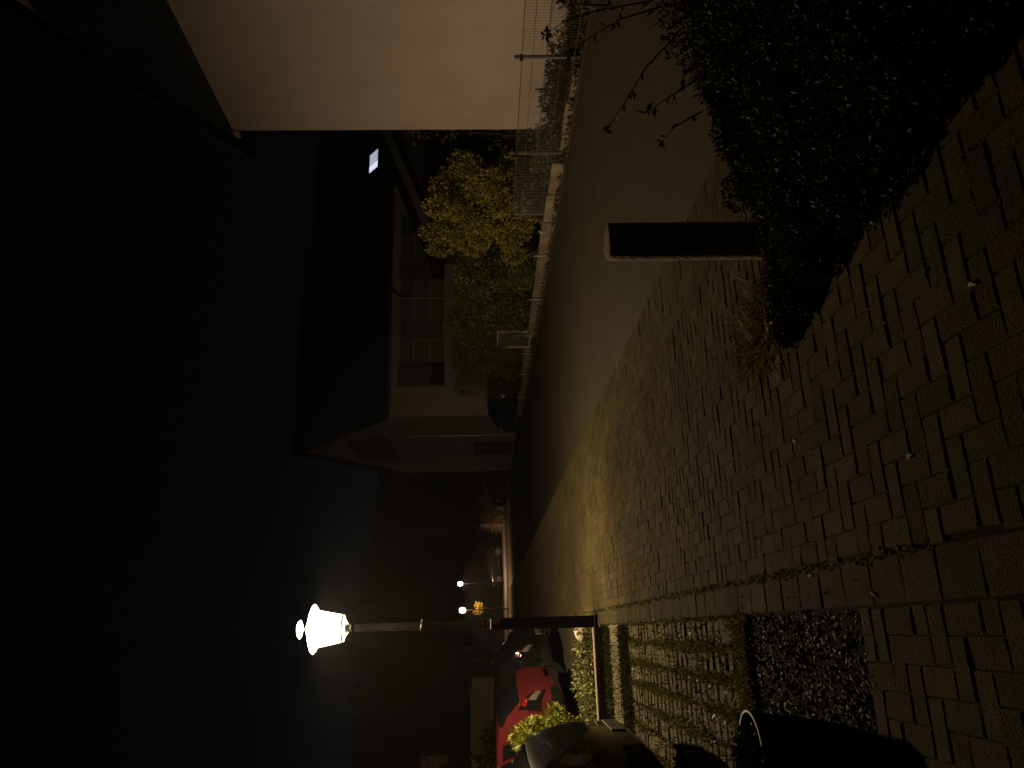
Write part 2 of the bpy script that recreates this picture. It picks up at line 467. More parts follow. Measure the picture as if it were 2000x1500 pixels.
# bark mulch
n=5200
P = strip_pts(n,-.6,.045,3.22,4.58,-.02); P[:,2]+=RNG.random(n)*.016
D = RNG.normal(size=(n,3)); D[:,2]*=.3
o = leaf_obj('bark_mulch', M['mulchchip'], leaf_arrays(P,D,.026,.5,.3)); tag(o,'dark bark mulch filling the square bed beside the footpath','mulch',kind='stuff')
n=260
P = strip_pts(n,-.75,.16,3.08,4.74,.002); edge=(P[:,0]>.05)|(P[:,1]<3.2)|(P[:,1]>4.6); P=P[edge]
D = RNG.normal(size=(len(P),3)); D[:,2]*=.2
o = leaf_obj('spilled_mulch', M['mulchchip'], leaf_arrays(P,D,.018,.5,.2)); tag(o,'loose bark chips spilled around the edge of the mulch bed','mulch',kind='stuff')
# weeds along the border course
P=[];
for yy in np.arange(2.6,16,.0045):
    dens = .25+.75*abs(math.sin(yy*1.9)*math.sin(yy*.77+1))
    if random.random()<dens: P.append((.237+random.gauss(0,.009),yy,-.006))
P=np.array(P); D=RNG.normal(size=(len(P),3)); D[:,2]=abs(D[:,2])+.3
VA=leaf_arrays(P,D,.026,.5,.3)
P2=[]
for yy in np.arange(4.6,8.5,.004): 
    if random.random()<.6: P2.append((.05+random.gauss(0,.008),yy,0))
P2=np.array(P2); D2=RNG.normal(size=(len(P2),3)); D2[:,2]=abs(D2[:,2])+.3
VA2=leaf_arrays(P2,D2,.028,.5,.3)
tag(leaf_obj('joint_weeds', L_['weed'], np.concatenate([VA,VA2])),'low weeds growing in the long joint beside the border stones','weeds',kind='stuff')
# weeds in the wide joints of the parking strip
P=[];S=[]
for i in range(12):
    xx=.045-i*.195-.18
    for yy in np.arange(4.62,8.5,.0023):
        d=max(0.,math.sin(yy*2.3+i*1.7)*.5+.55)*(1.25-.12*(yy-4.6))
        if random.random()<d: P.append((xx+random.gauss(0,.022),yy,-.004))
for yy in np.arange(4.62,8.5,.148):
    for xx in np.arange(-2.2,.04,.006):
        if random.random()<.26*(1.5-.2*(yy-4.6)): P.append((xx,yy-.015+random.gauss(0,.01),-.004))
for _ in range(1500): P.append((random.uniform(-.55,.03),4.62+abs(random.gauss(0,.10)),0))
P=np.array(P); D=RNG.normal(size=(len(P),3)); D[:,2]=abs(D[:,2])*1.1+.35
tag(leaf_obj('parking_weeds', L_['weed'], leaf_arrays(P,D,.038,.42,.3)),'clover and weeds filling the joints of the parking strip','weeds',kind='stuff')
# moss and short grass stripes
A=strip_pts(9000,-2.6,.03,8.56,9.22,-.006); A=A[RNG.random(len(A))<(.35+.65*np.abs(np.sin(A[:,0]*3+A[:,1]*2)))]
B=strip_pts(5000,-2.6,.03,9.9,10.34,-.006)
C_=strip_pts(1800,-2.6,.03,9.2,9.95,0.0)
Vg=np.concatenate([blades(A,.045,.6,.22),blades(B,.06,.6,.2),blades(C_,.03,.6,.25)])
tag(leaf_obj('moss_grass', L_['moss'], Vg),'short mossy grass in stripes across the end of the parking strip','grass',kind='stuff')
# planting bed ground cover
Q=strip_pts(4200,-2.6,.02,10.46,12.3,.02)
tag(leaf_obj('bed_weeds', L_['weed'], leaf_arrays(Q,np.abs(RNG.normal(size=(len(Q),3)))*np.array([1,1,1.4])-np.array([.6,.6,0]),.07,.4,.3)),'mixed low weeds covering the planting bed behind the edging stone','weeds',kind='stuff')
# dry straw by the bollard foot
Q=np.stack([RNG.normal(1.5,.10,620),RNG.normal(3.86,.16,620),np.zeros(620)],1)
Ds=RNG.normal(size=(620,3))*np.array([.9,.9,.25]); Ds[:,2]=abs(Ds[:,2])+.14
tag(leaf_obj('dry_grass', L_['straw'], leaf_arrays(Q,Ds,.16,.04,.05)),'dry straw grass tuft lying beside the round bollard','grass',kind='stuff')
# verge weeds along the far kerb
Q=np.concatenate([strip_pts(2600,7.9,8.12,6,30,.0),strip_pts(2600,8.2,9.5,5,17,0.)])
tag(leaf_obj('verge_weeds', L_['reddish'], leaf_arrays(Q,np.abs(RNG.normal(size=(len(Q),3)))-np.array([.5,.5,-.1]),.09,.35,.3)),'thin weeds along the foot of the garden walls across the road','weeds',kind='stuff')

# edging stone of the planting bed
mb=MB(); mb.bbox(-2.7,.03,10.35,10.43,-.07,.15,.012)
tag(mb.build('edging_stone', M['plinth']),'long pale concrete edging stone in front of the planting bed','edging')
# pale stone in the bed
mb=MB(); mb.lathe([(.02,.0),(.16,.02),(.19,.08),(.13,.16),(.04,.2)],9)
o=mb.build('stone', M['rock'], smooth=True); o.location=(-.02,12.0,.02); o.scale=(1,.7,1.0); o.rotation_euler=(.1,.2,.5)
tag(o,'pale boulder in the planting bed close to the street lamp','stone')

# ------------------------------------------------------------------ main street lamp
LX,LY=.11,11.02
lamp=thing('street_lamp','lit lantern street lamp on dark post beside the planting bed, nearest and brightest','street lamp',(LX,LY,0))
mb=MB(); mb.bbox(-.078,.078,-.078,.078,-.05,1.47,.012); mb.bbox(-.085,.085,-.085,.085,-.05,.05,.008)
mb.build('base_post', M['blackmetal'], lamp)
mb=MB(); mb.lathe([(.056,1.45),(.054,2.4),(.05,3.33)],20)
mb.build('pole', M['greymetal'], lamp, smooth=40)
mb=MB(); mb.lathe([(.058,2.38),(.064,2.385),(.064,2.41),(.058,2.415)],20); mb.tube([(.06,0,2.397),(.085,0,2.397)],.012,8)
mb.build('clamp_band', M['galv'], lamp, smooth=40)
mb=MB(); mb.lathe([(.062,3.33),(.066,3.34),(.066,3.365),(.05,3.37),(.05,3.42),(.054,3.425),(.054,3.44),(.045,3.445)],20)
for k in range(4):
    a=PI/4+k*PI/2; c,s_=math.cos(a),math.sin(a)
    mb.tube([(.05*c,.05*s_,3.39),(.11*c,.11*s_,3.425),(.165*c,.165*s_,3.452)],.007,6)
mb.build('lantern_bracket', M['blackmetal'], lamp, smooth=40)
mb=MB(); mb.lathe([(.176,3.462),(.186,3.452),(.193,3.465),(.186,3.478),(.176,3.474),(.176,3.462)],36,cap0=False,cap1=False)
mb.build('lantern_ring', M['greymetal'], lamp, smooth=40)
GLASS=emit_mat('lantern glass',(1,.84,.58),8,.45)
mb=MB(); mb.lathe([(.181,3.48),(.250,3.83)],36,cap0=False,cap1=False)
mb.build('lantern_glass', GLASS, lamp, smooth=True)
ROOF=emit_mat('opal lantern roof',(1,.84,.56),24)
mb=MB(); mb.lathe([(.252,3.83),(.28,3.83),(.316,3.85),(.325,3.862),(.310,3.875),(.25,3.90),(.17,3.922),(.10,3.94),(.06,3.958),(.03,3.972)],36,cap0=False)
mb.build('lantern_roof', ROOF, lamp, smooth=60)
mb=MB(); mb.lathe([(.25,3.828),(.225,3.875),(.16,3.91),(.05,3.935)],36,cap0=False)
mb.build('roof_glow_screen', M['greymetal'], lamp, smooth=60)  # liner added to keep the roof's glow from shining down
mb=MB(); mb.lathe([(.252,3.827),(.315,3.846)],36,cap0=False,cap1=False)
mb.build('roof_brim', mat('opal brim underside',(.6,.55,.45),.6,.3), lamp, smooth=60)
mb=MB(); mb.lathe([(.008,3.97),(.008,4.036)],8)
mb.build('finial_stem', M['greymetal'], lamp)
mb=MB(); mb.lathe([(.10,4.032),(.12,4.043),(.118,4.055),(.09,4.075),(.03,4.088)],28)
mb.build('finial_cap', ROOF, lamp, smooth=60)  # cap given its own glow in place of lantern light from below
# small plates on the post, facing the path
pl=MB(); pl.box(-.062,.062,-.061,-.057,1.50,1.575); a_=pl.build('sign_plate', M['redsign'], lamp)
fr=MB(); fr.box(-.068,.068,-.0625,-.0612,1.570,1.579); fr.box(-.068,.068,-.0625,-.0612,1.496,1.504)
fr.box(-.068,-.060,-.0625,-.0612,1.504,1.570); fr.box(.060,.068,-.0625,-.0612,1.504,1.570)
fr.build('sign_border', M['signwhite'], a_)
st=MB(); st.box(-.05,.05,-.002,.0,-.05,.05); s_=st.build('sticker', M['orange'], lamp); s_.location=(.035,-.0785,1.385); s_.rotation_euler=(0,.35,0)

ld=bpy.data.lights.new('lantern_light','POINT'); ld.energy=2300; ld.color=(1.0,.76,.43); ld.shadow_soft_size=.10
lo=bpy.data.objects.new('lantern_light',ld); COL.objects.link(lo); lo.location=(LX,LY,3.835)

# two far street lamps
def far_lamp(x,y,h,label,P):
    t=thing('street_lamp',label,'street lamp',(x,y,0),0,'lit street lamps far down the street')
    mb=MB(); mb.lathe([(.05,0),(.04,h-.3)],10); mb.build('pole',M['deadblack'],t,smooth=40)
    mb=MB(); mb.lathe([(.08,h-.3),(.17,h-.22),(.2,h),(.13,h+.14)],14)
    mb.build('lamp_globe',emit_mat('far lamp globe',(1,.9,.74),9),t,smooth=True)
    mb=MB(); mb.lathe([(.14,h+.14),(.26,h+.16),(.05,h+.3)],14); mb.build('lamp_cap',M['blackmetal'],t,smooth=40)
    l=bpy.data.lights.new('far_lamp_light','SPOT'); l.energy=P; l.spot_size=math.radians(152); l.spot_blend=.5; l.color=(1,.60,.32); l.shadow_soft_size=.2
    q=bpy.data.objects.new('far_lamp_light',l); COL.objects.link(q); q.location=(x,y-.4,h)
far_lamp(1.55,56.4,3.34,'lit far street lamp closest to the near lamp post, above the yellow shrub',1500)
far_lamp(4.26,71.6,4.0,'lit far street lamp farther right, above the dark parked van',2200)

# ------------------------------------------------------------------ bollard
bol=thing('bollard','round dark wooden bollard with worn flat top rising from the foreground hedge','bollard',(1.95,3.62,0))
mb=MB(); mb.lathe([(.1,-.05),(.1,.70),(.099,.82),(.095,.832)],40)
mb.build('post', M['post'], bol, smooth=40)
mb=MB(); mb.lathe([(.094,.8325),(.085,.838),(.05,.834),(.0,.836)],24,cap0=False,cap1=False)
mb.build('worn_top', mat('bleached end grain',(.3,.22,.14),.9,.2,var=.5,scale=25,bump=.8,bscale=60,speck=.5), bol, smooth=True)

# ------------------------------------------------------------------ foreground hedge
hed=thing('hedge','dark small-leaved spreading hedge in the right foreground around the bollard foot','hedge',(1.9,2.9,0))
cl=[]
def mound(x,y,z,r,k): cl.append(((x-1.9,y-2.9,z),(r,r,r*.8),k))
spec=[(1.36,3.40,.02,.09,.4),(1.44,3.34,.04,.12,.5),(1.52,3.38,.02,.09,.35),(1.42,3.2,.02,.1,.4),(1.58,3.24,.04,.14,.6),(1.74,3.18,.05,.17,.8),(1.92,3.14,.06,.19,.9),(2.12,3.2,.09,.21,1),(2.35,3.15,.15,.25,1.1),(2.55,3.0,.2,.3,1.2),
 (1.56,2.95,.06,.18,.9),(1.72,2.8,.12,.24,1.1),(1.95,2.85,.15,.26,1.2),(2.2,2.8,.22,.30,1.3),(2.5,2.75,.28,.36,1.4),(2.78,2.8,.35,.4,1.2),
 (1.60,2.5,.08,.2,.9),(1.72,2.25,.14,.25,1),(1.93,2.4,.24,.32,1.3),(2.2,2.4,.33,.38,1.4),(2.5,2.35,.42,.42,1.3),(1.70,1.98,.12,.22,.9),(1.93,1.95,.26,.32,1.2),(2.15,2.0,.38,.38,1.2),
 (1.78,1.62,.16,.26,.8),(2.05,1.55,.32,.36,.8),(2.78,2.4,.45,.4,1.3),(2.5,1.95,.42,.4,1.2),(2.45,1.5,.42,.4,1),(2.7,2.85,.2,.35,.9)]
for q in spec: mound(*q)
VV=[crown(cl,3600,.022,.25,.5,.8)]
VV.append(crown(many_clumps((-.36,.8,-1.0,.3,.03,.3),60,.04,.11),420,.025,.6,.45,.7))
leaf_obj('foliage', L_['hedge'], np.concatenate(VV), hed)
# inner dark mass of twigs
mb=MB()
for (c,r,k) in cl:
    for _ in range(10):
        d=Vector(rnd_dir(1)[0]); d.z=abs(d.z)
        mb.tube([(c[0],c[1],max(0,c[2]-r[2])),Vector(c)+Vector((d.x*r[0]*.5,d.y*r[1]*.5,d.z*r[2]*.5)),Vector(c)+Vector((d.x*r[0],d.y*r[1],d.z*r[2]))],[.006,.004,.002],4)
mb.build('branches', M['bark'], hed)
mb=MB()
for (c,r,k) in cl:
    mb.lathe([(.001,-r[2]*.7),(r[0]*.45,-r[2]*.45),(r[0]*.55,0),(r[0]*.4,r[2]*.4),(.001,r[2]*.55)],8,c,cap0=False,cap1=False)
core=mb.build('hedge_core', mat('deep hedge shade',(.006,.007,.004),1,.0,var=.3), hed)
# long shoots standing out against the road
def shoot(pts, name='shoot'):
    mb=MB(); pts=[Vector(p)-Vector((1.9,2.9,0)) for p in pts]
    mb.tube(pts,[.0045-.0028*k/(len(pts)-1) for k in range(len(pts))],5)
    o=mb.build(name, M['bark'], hed, smooth=True)
    P=[];D=[]
    for k in range(len(pts)-1):
        a,b=pts[k],pts[k+1]
        nn=6 if k<len(pts)-2 else 11
        for j in range(nn):
            t=random.random(); 
            if k==len(pts)-2: t=t**.35
            P.append(a.lerp(b,t)); d=(b-a).normalized(); 
            D.append(Vector((random.gauss(0,.7),random.gauss(0,.7),random.gauss(0,.7)))+d*.7)
    leaf_obj('shoot_leaves', L_['hedge'], leaf_arrays(np.array([tuple(p) for p in P]),np.array([tuple(p) for p in D]),.04,.42), o)
shoot([(2.5,2.75,.62),(2.42,2.85,.74),(2.28,2.93,.84),(2.16,2.95,.92)])
shoot([(2.62,2.7,.68),(2.62,2.78,.86),(2.56,2.83,1.0),(2.5,2.86,1.08)])
shoot([(2.7,2.75,.7),(2.72,2.83,.95),(2.70,2.88,1.1),(2.66,2.92,1.19)])
shoot([(2.72,2.8,.9),(2.78,2.86,1.02),(2.82,2.88,1.12)])
shoot([(2.3,3.0,.45),(2.24,3.04,.58),(2.16,3.06,.66)])
shoot([(2.42,2.95,.5),(2.35,3.0,.64),(2.3,3.02,.72)])

# ------------------------------------------------------------------ pot and low dark form on the left
pot=thing('plant_pot','tall dark plant pot with pale highlighted rim at the edge of the mulch bed','plant pot',(-.52,3.72,0))
mb=MB(); mb.lathe([(.09,-.03),(.105,.0),(.13,.17),(.151,.32),(.1545,.335),(.144,.335),(.138,.28),(.0,.27)],40,cap1=False)
mb.build('pot_body', M['pot'], pot, smooth=40)
mb=MB()
for i in range(1): mb.lathe([(.1565,.332),(.1555,.340),(.1465,.340),(.1445,.332)],48,cap0=False,cap1=False)
mb.build('pot_rim', M['potrim'], pot, smooth=30)
mb=MB(); mb.tube([(.134+.022*math.sin(t),.004,.20+.026*math.cos(t)) for t in np.linspace(0,PI,9)],.004,6)
mb.build('ring_handle', M['galv'], pot, smooth=True)
leaf_obj('pot_plant', L_['hedge'], crown([((-.03,0,.31),(.11,.11,.08),1)],420,.045,.5), pot)
low_form=thing('plant_pot','low dark round form between the tall pot and the grey car','plant pot',(-.98,5.62,0))
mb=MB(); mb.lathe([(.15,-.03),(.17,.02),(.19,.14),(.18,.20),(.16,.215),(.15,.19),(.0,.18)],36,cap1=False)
mb.build('pot_body', M['pot'], low_form, smooth=40)  # low pot-shaped form filling a dark patch at the left edge
flo=thing('red_flowers','red flowering plant low beside the tall pot','plant',(-.62,4.45,0))
for hx,hy,hz in ((.05,-.02,.15),(-.03,.06,.17),(.02,-.11,.12),(.09,.05,.11)):
    D=rnd_dir(14); leaf_obj('flower_head', M['redpetal'], leaf_arrays(np.tile(np.array([[hx,hy,hz]]),(14,1)),D,.036,.75), flo)
leaf_obj('leaves', L_['hedge'], crown([((0,0,.08),(.11,.15,.09),1)],300,.04,.5), flo)

# ------------------------------------------------------------------ cars
def catmull(P, t):
    n=len(P)-1; x=min(max(t,0),.99999)*n; i=int(x); f=x-i
    p0=P[max(i-1,0)];p1=P[i];p2=P[i+1];p3=P[min(i+2,n)]
    return tuple(.5*((2*b)+(-a+c)*f+(2*a-5*b+4*c-d)*f*f+(-a+3*b-3*c+d)*f**3) for a,b,c,d in zip(p0,p1,p2,p3))
HATCH=[(-.10,.46,.54,.57,.22,.18),(-.085,.42,.58,.64,.36,.30),(-.05,.37,.66,.74,.54,.46),(0,.32,.76,.85,.67,.58),(.05,.28,.85,.96,.755,.65),(.11,.26,.90,1.03,.80,.67),(.20,.24,.92,1.09,.825,.66),(.40,.22,.93,1.27,.845,.62),(.62,.21,.93,1.375,.855,.60),
 (1.0,.20,.92,1.41,.86,.59),(1.6,.19,.91,1.42,.86,.59),(2.2,.19,.90,1.38,.86,.60),(2.7,.19,.88,1.17,.86,.64),(3.0,.2,.87,1.0,.855,.70),(3.4,.2,.84,.92,.84,.72),(3.75,.21,.77,.82,.8,.70),(3.93,.25,.66,.70,.72,.62),(4.0,.34,.54,.58,.6,.52)]
SUV=[(a,b+.06,c+.17,d+.20,e_,f_) for a,b,c,d,e_,f_ in HATCH]
def make_car(prof, name, label, paint, loc, rotz, rear_lamp=True, plate=True, group=None, fine=True):
    S=np.array([p[0] for p in prof])
    def sect(s):
        bot,belt,top,wd,wt=[float(np.interp(s,S,[p[k] for p in prof])) for k in (1,2,3,4,5)]
        belt=min(belt,top-.02); h=top-belt; wt=min(wt,wd-.03)
        wt=wd-(wd-wt)*min(1,h/.35)-.02
        return [(0,bot),(wd*.82,bot),(wd*.965,bot+.10),(wd,bot+(belt-bot)*.5),(wd*.985,belt-.06),(wd*.96,belt),(wt+(wd*.96-wt)*.45,belt+h*.52),(wt,top-.05*min(1,h/.3)),(wt*.72,top-.008),(0,top)]
    def surf(s,t,off=0.,side=1):
        P=sect(s); y,z=catmull(P,t)
        if off:
            y2,z2=catmull(P,min(1,t+.01)); y1,z1=catmull(P,max(0,t-.01))
            dy,dz=y2-y1,z2-z1; l=math.hypot(dy,dz)+1e-9; ny,nz=dz/l,-dy/l
            za=(sum(q[1] for q in sect(max(0,s-.03))[4:8])-sum(q[1] for q in sect(s+.03)[4:8]))
            y+=ny*off; z+=nz*off if nz>0 else -nz*off*(-1)
        return (s,side*y,z)
    root=thing(name,label,'car',loc,rotz,group)
    NS=54 if fine else 26; NT=26 if fine else 16; Lc=S[-1]
    ss=[S[0]+(Lc-S[0])*(.5-.5*math.cos(PI*k/(NS-1))) for k in range(NS)]
    mb=MB(); vs=[];fs=[]
    for s in ss:
        for k in range(-NT,NT+1):
            t=abs(k)/NT
            vs.append(surf(s,1-t if False else t,0,1 if k>=0 else -1))
    W=2*NT+1
    for a in range(NS-1):
        for b in range(W-1):
            fs.append((a*W+b,a*W+b+1,(a+1)*W+b+1,(a+1)*W+b))
    fs.append(tuple(range(W))); fs.append(tuple((NS-1)*W+k for k in range(W)))
    mb.add(vs,fs); mb.build('body', paint, root, smooth=50)
    def patch(nm, s0, s1, t0, t1, m, side=1, off=.006, parent=root, ns=10, nt_=6, lab=None):
        """patch of the body surface; s0.. may be functions of t"""
        q=MB(); vs=[];fs=[]
        for b in range(nt_+1):
            f=b/nt_; t=t0+(t1-t0)*f
            a0=s0(f) if callable(s0) else s0; a1=s1(f) if callable(s1) else s1
            for a in range(ns+1):
                s=a0+(a1-a0)*a/ns
                p=surf(s,t,off,side); vs.append((p[0]-(off if s<.5 else 0),p[1],p[2]))
        for b in range(nt_):
            for a in range(ns):
                k=b*(ns+1)+a; fs.append((k,k+1,k+ns+2,k+ns+1))
        q.add(vs,fs); o=q.build(nm,m,parent,smooth=True)
        if lab: o['label']=lab
        return o
    T=1/9.
    for sd in (1,-1):
        patch('side_window',lambda f:1.02+.20*f**1.2 if f<1 else 1.22,lambda f:1.66,5.25*T,6.8*T,M['darkglass'],sd)
        patch('side_window',lambda f:1.74,lambda f:2.66-.55*f,5.25*T,6.8*T,M['darkglass'],sd)
        patch('quarter_window',lambda f:.72+.16*f,lambda f:.97+.16*f,5.3*T,6.6*T,M['darkglass'],sd)
        if rear_lamp:
            th=patch('tail_light',lambda f:-.02+.06*f,lambda f:.26-.02*f if f<.7 else .246+.1*(f-.7),3.3*T,5.9*T,M['darkglass'],sd,.007)
            patch('red_lens',lambda f:.07+.02*f,lambda f:.20,4.5*T,5.7*T,M['taillight'],sd,.013,th)
            patch('clear_lens',lambda f:.0,lambda f:.10,3.6*T,4.3*T,M['clearlens'],sd,.013,th)
        patch('headlight',lambda f:3.5+.1*f,lambda f:3.9-.05*f,4.2*T,5.2*T,M['clearlens'],sd,.008)
        patch('sill_trim',.75,3.25,1.6*T,2.4*T,M['trim'],sd,.006)
        patch('rear_bumper',lambda f:-.04,lambda f:.34,1.3*T,2.6*T,M['trim'],sd,.006)
    q=MB(); vs=[];fs=[]
    for a in range(9):
        s=.115+(.60-.115)*a/8
        for b in range(-6,7):
            p=surf(s,1-(abs(b)/6*.24),0,1 if b>=0 else -1); vs.append((p[0]-.006,p[1],p[2]+.007))
    for a in range(8):
        for b in range(12):
            k=a*13+b; fs.append((k,k+1,k+14,k+13))
    q.add(vs,fs); q.build('rear_window',M['darkglass'],root,smooth=True)
    q=MB(); vs=[];fs=[]
    for a in range(9):
        s=2.24+(2.92-2.24)*a/8
        for b in range(-6,7):
            p=surf(s,1-(abs(b)/6*.24),0,1 if b>=0 else -1); vs.append((p[0]+.004,p[1],p[2]+.008))
    for a in range(8):
        for b in range(12):
            k=a*13+b; fs.append((k,k+1,k+14,k+13))
    q.add(vs,fs); q.build('windscreen',M['darkglass'],root,smooth=True)
    if plate:
        q=MB(); q.bbox(-.105,-.03,-.26,.26,prof[1][1]+.02,prof[1][1]+.13,.003); q.build('number_plate',M['plate'],root)
    dz=prof[6][1]-.20
    for sx in (.62,3.2):
        for sd in (1,-1):
            wy=float(np.interp(sx,S,[p[4] for p in prof]))
            q=MB(); n=28
            ring=lambda r,y:[(sx+r*math.cos(2*PI*k/n),sd*y,.32+dz+r*math.sin(2*PI*k/n)) for k in range(n)]
            # dark wheel arch, tyre and rim
            q.add(ring(.37,wy+.004),[tuple(range(n))]); wa=q.build('wheel_arch',M['trim'],root)
            q=MB(); q.add(ring(.315,wy-.1)+ring(.315,wy+.008)+ring(.30,wy+.02)+ring(.225,wy+.022),[(k,(k+1)%n,n+(k+1)%n,n+k) for k in range(n)]+[(n+k,n+(k+1)%n,2*n+(k+1)%n,2*n+k) for k in range(n)]+[(2*n+k,2*n+(k+1)%n,3*n+(k+1)%n,3*n+k) for k in range(n)])
            wh=q.build('wheel',M['tyre'],root,smooth=40)
            q=MB(); q.add(ring(.225,wy+.014),[tuple(range(n))],1)
            for k in range(5):
                a=2*PI*k/5+.3
                for da in (-.13,.13):
                    c0=(sx+.05*math.cos(a),.32+dz+.05*math.sin(a)); c1=(sx+.215*math.cos(a+da),.32+dz+.215*math.sin(a+da))
                    dx,dz_=c1[0]-c0[0],c1[1]-c0[1]; l=math.hypot(dx,dz_); nx,nz=-dz_/l*.013,dx/l*.013
                    q.add([(c0[0]+nx,sd*(wy+.02),c0[1]+nz),(c0[0]-nx,sd*(wy+.02),c0[1]-nz),(c1[0]-nx,sd*(wy+.024),c1[1]-nz),(c1[0]+nx,sd*(wy+.024),c1[1]+nz)],[(0,1,2,3)])
            q.add(ring(.222,wy+.023)+ring(.208,wy+.023),[(k,(k+1)%n,n+(k+1)%n,n+k) for k in range(n)])
            q.build('rim',[M['alloy'],M['trim']],wh,recalc=False)
    return root,surf,patch
# parked side by side, tails to the path: the cars point along -X
red,_,_p=make_car(HATCH,'parked_car','red hatchback parked behind the leafy bush',M['redpaint'],(-.78,14.30,-.01),PI-.26,group='cars parked in the left row',plate=False)
# filler cap as a shallow ring on the side toward the path
n=24
q=MB(); q.add([(.88+.085*math.cos(2*PI*k/n),.853,.80+.085*math.sin(2*PI*k/n)) for k in range(n)]+[(.88+.078*math.cos(2*PI*k/n),.853,.80+.078*math.sin(2*PI*k/n)) for k in range(n)],[(k,(k+1)%n,n+(k+1)%n,n+k) for k in range(n)])
q.build('filler_cap',M['trim'],red)
blk,_,_p=make_car(HATCH,'parked_car','black hatchback behind the red car with a white number plate',M['blackpaint'],(-.08,16.6,-.01),PI-.27,group='cars parked in the left row')
gry,_,_p=make_car(SUV,'parked_car','dark grey car nearest the camera, cut by the left edge',M['greypaint'],(-.80,6.42,-.01),PI-.03,group='cars parked in the left row')

# cars across the street
FL=[('black estate car beside the clipped hedge in front of the white house',HATCH,(10.2,31.2,-.03),PI/2+.15),
    ('black off-road car parked by the gable of the white house, nose to the street',SUV,(11.6,49.5,-.03),PI),
    ('dark car beside the small square hedge farther down the street',HATCH,(9.4,58.5,-.03),PI/2)]
for lab,pr,loc,rz in FL:
    make_car(pr,'parked_car',lab,M['blackpaint'],loc,rz,group='dark cars across the street',fine=False)
make_car(SUV,'parked_van','dark van parked under the far street lamps',M['blackpaint'],(8.0,76,-.03),PI,fine=False)

# ------------------------------------------------------------------ plants in the left bed
bush=thing('leafy_bush','fresh green leafy bush in front of the red car','bush',(-1.62,11.35,.02))
ends=[(random.gauss(-.15,.26),random.gauss(0,.3),random.uniform(.5,1.08)) for _ in range(26)]
twigs((0,0,0),ends,.012,parent=bush)
cl=[(e_,(.13,.13,.13),1) for e_ in ends]+many_clumps((-.8,.5,-.4,.4,.2,1.0),78,.09,.17,lambda c:abs(c[0]+.12)<.6-.35*abs(c[2]-.65))
leaf_obj('foliage', L_['bright'], crown(cl,150,.075,.25,.42), bush)
b2=thing('low_shrub','low straggly weed shrub behind the edging stone near the red car','shrub',(-.62,11.3,.02))
ends=[(random.gauss(0,.33),random.gauss(0,.4),random.uniform(.08,.24)) for _ in range(22)]
twigs((0,0,0),ends,.006,parent=b2)
leaf_obj('foliage', L_['weed'], crown([(e_,(.1,.1,.08),1) for e_ in ends]+many_clumps((-.5,.45,-.6,.5,.0,.15),26,.05,.1),60,.06,.4,.42), b2)
fl=thing('yellow_flower','single yellow flower standing in the bed near the boulder','flower',(-.28,11.9,.02))
mb=MB(); mb.tube([(0,0,0),(.01,0,.16)],.005,5); mb.build('stem',M['bark'],fl)
D=rnd_dir(22); leaf_obj('flower_head',L_['yellowleaf'],leaf_arrays(np.tile(np.array([[.01,0,.18]]),(22,1)),D,.05,.6),fl)

# ------------------------------------------------------------------ across the street: low wall, fence, gate
wall=thing('low_wall','low pale concrete garden wall running along the far side of the road','wall',(8.06,17,0))
sec=[(14.0,15.35),(15.42,17.7),(17.78,20.2),(21.75,23.6),(23.68,26.2),(26.3,28.6)]
for a,b in sec:
    mb=MB(); mb.bbox(-.09,.09,a-17,b-17,-.07,.24+random.uniform(-.02,.02),.015); mb.build('wall_section',M['plinth'],wall)
for yv in (15.385,17.74,20.25,21.70,23.64,26.25):
    mb=MB(); mb.bbox(-.115,-.09,yv-17.02,yv-16.98,-.05,.33,.008); mb.build('wall_post',M['white'],wall)
kw=thing('low_wall','broken row of flat edging stones under the wire fence','wall',(8.04,10,0))
for a,b,h in [(6.9,7.9,.10),(9.5,10.2,.07),(10.25,11.0,.11),(11.05,11.5,.09),(11.9,12.9,.2),(12.95,13.95,.22)]:
    mb=MB(); mb.bbox(-.06,.06,a-10,b-10,-.07,h,.014); mb.build('edging_block',M['plinth'],kw)

fen=thing('wire_fence','grey rod mesh fence with posts in front of the beige house','fence',(8.06,9.3,0))
posts=[6.9,9.28,11.66,13.75]
for yv in posts:
    mb=MB(); mb.bbox(-.022,.022,yv-9.3-.022,yv-9.3+.022,-.05,.97,.004)
    p=mb.build('fence_post',M['galv'],fen)
    mb=MB(); mb.bbox(-.045,.03,yv-9.3-.035,yv-9.3+.035,.84,.89,.004); mb.build('clamp',M['blackmetal'],p)
for a,b in zip(posts[:-1],posts[1:]):
    mb=MB(); yv=a+.04
    while yv<b-.03:
        mb.tube([(-.028,yv-9.3,.06),(-.028,yv-9.3,.86)],.0028,4); yv+=.05
    for z in (.08,.28,.50,.70,.86):
        mb.tube([(-.036,a-9.3+.02,z),(-.036,b-9.3-.02,z)],.0045 if z<.8 else .006,4)
    mb.build('mesh_panel',M['galv'],fen)
mb=MB(); mb.tube([(8.0,14.35,.30),(7.97,14.38,.22),(8.0,14.40,.12),(7.98,14.42,.02)],[.012,.03,.012,.025],6)
o=mb.build('pale_ribbon',M['ribbon']); tag(o,'pale torn ribbon hanging at the foot of the wire fence','ribbon')
gate=thing('garden_gate','small white framed garden gate let into the hedge','gate',(8.15,21.0,0))
mb=MB()
for yv in (-.62,.62): mb.bbox(-.03,.03,yv-.03,yv+.03,-.05,1.12,.006)
mb.bbox(-.026,.026,-.59,.59,1.04,1.10,.006); mb.bbox(-.026,.026,-.59,.59,.10,.16,.006)
mb.build('gate_frame',M['white'],gate)
mb=MB()
for k in range(15): mb.tube([(0,-.56+k*.08,.16),(0,-.56+k*.08,1.04)],.006,4)
mb.build('gate_bars',M['galv'],gate)

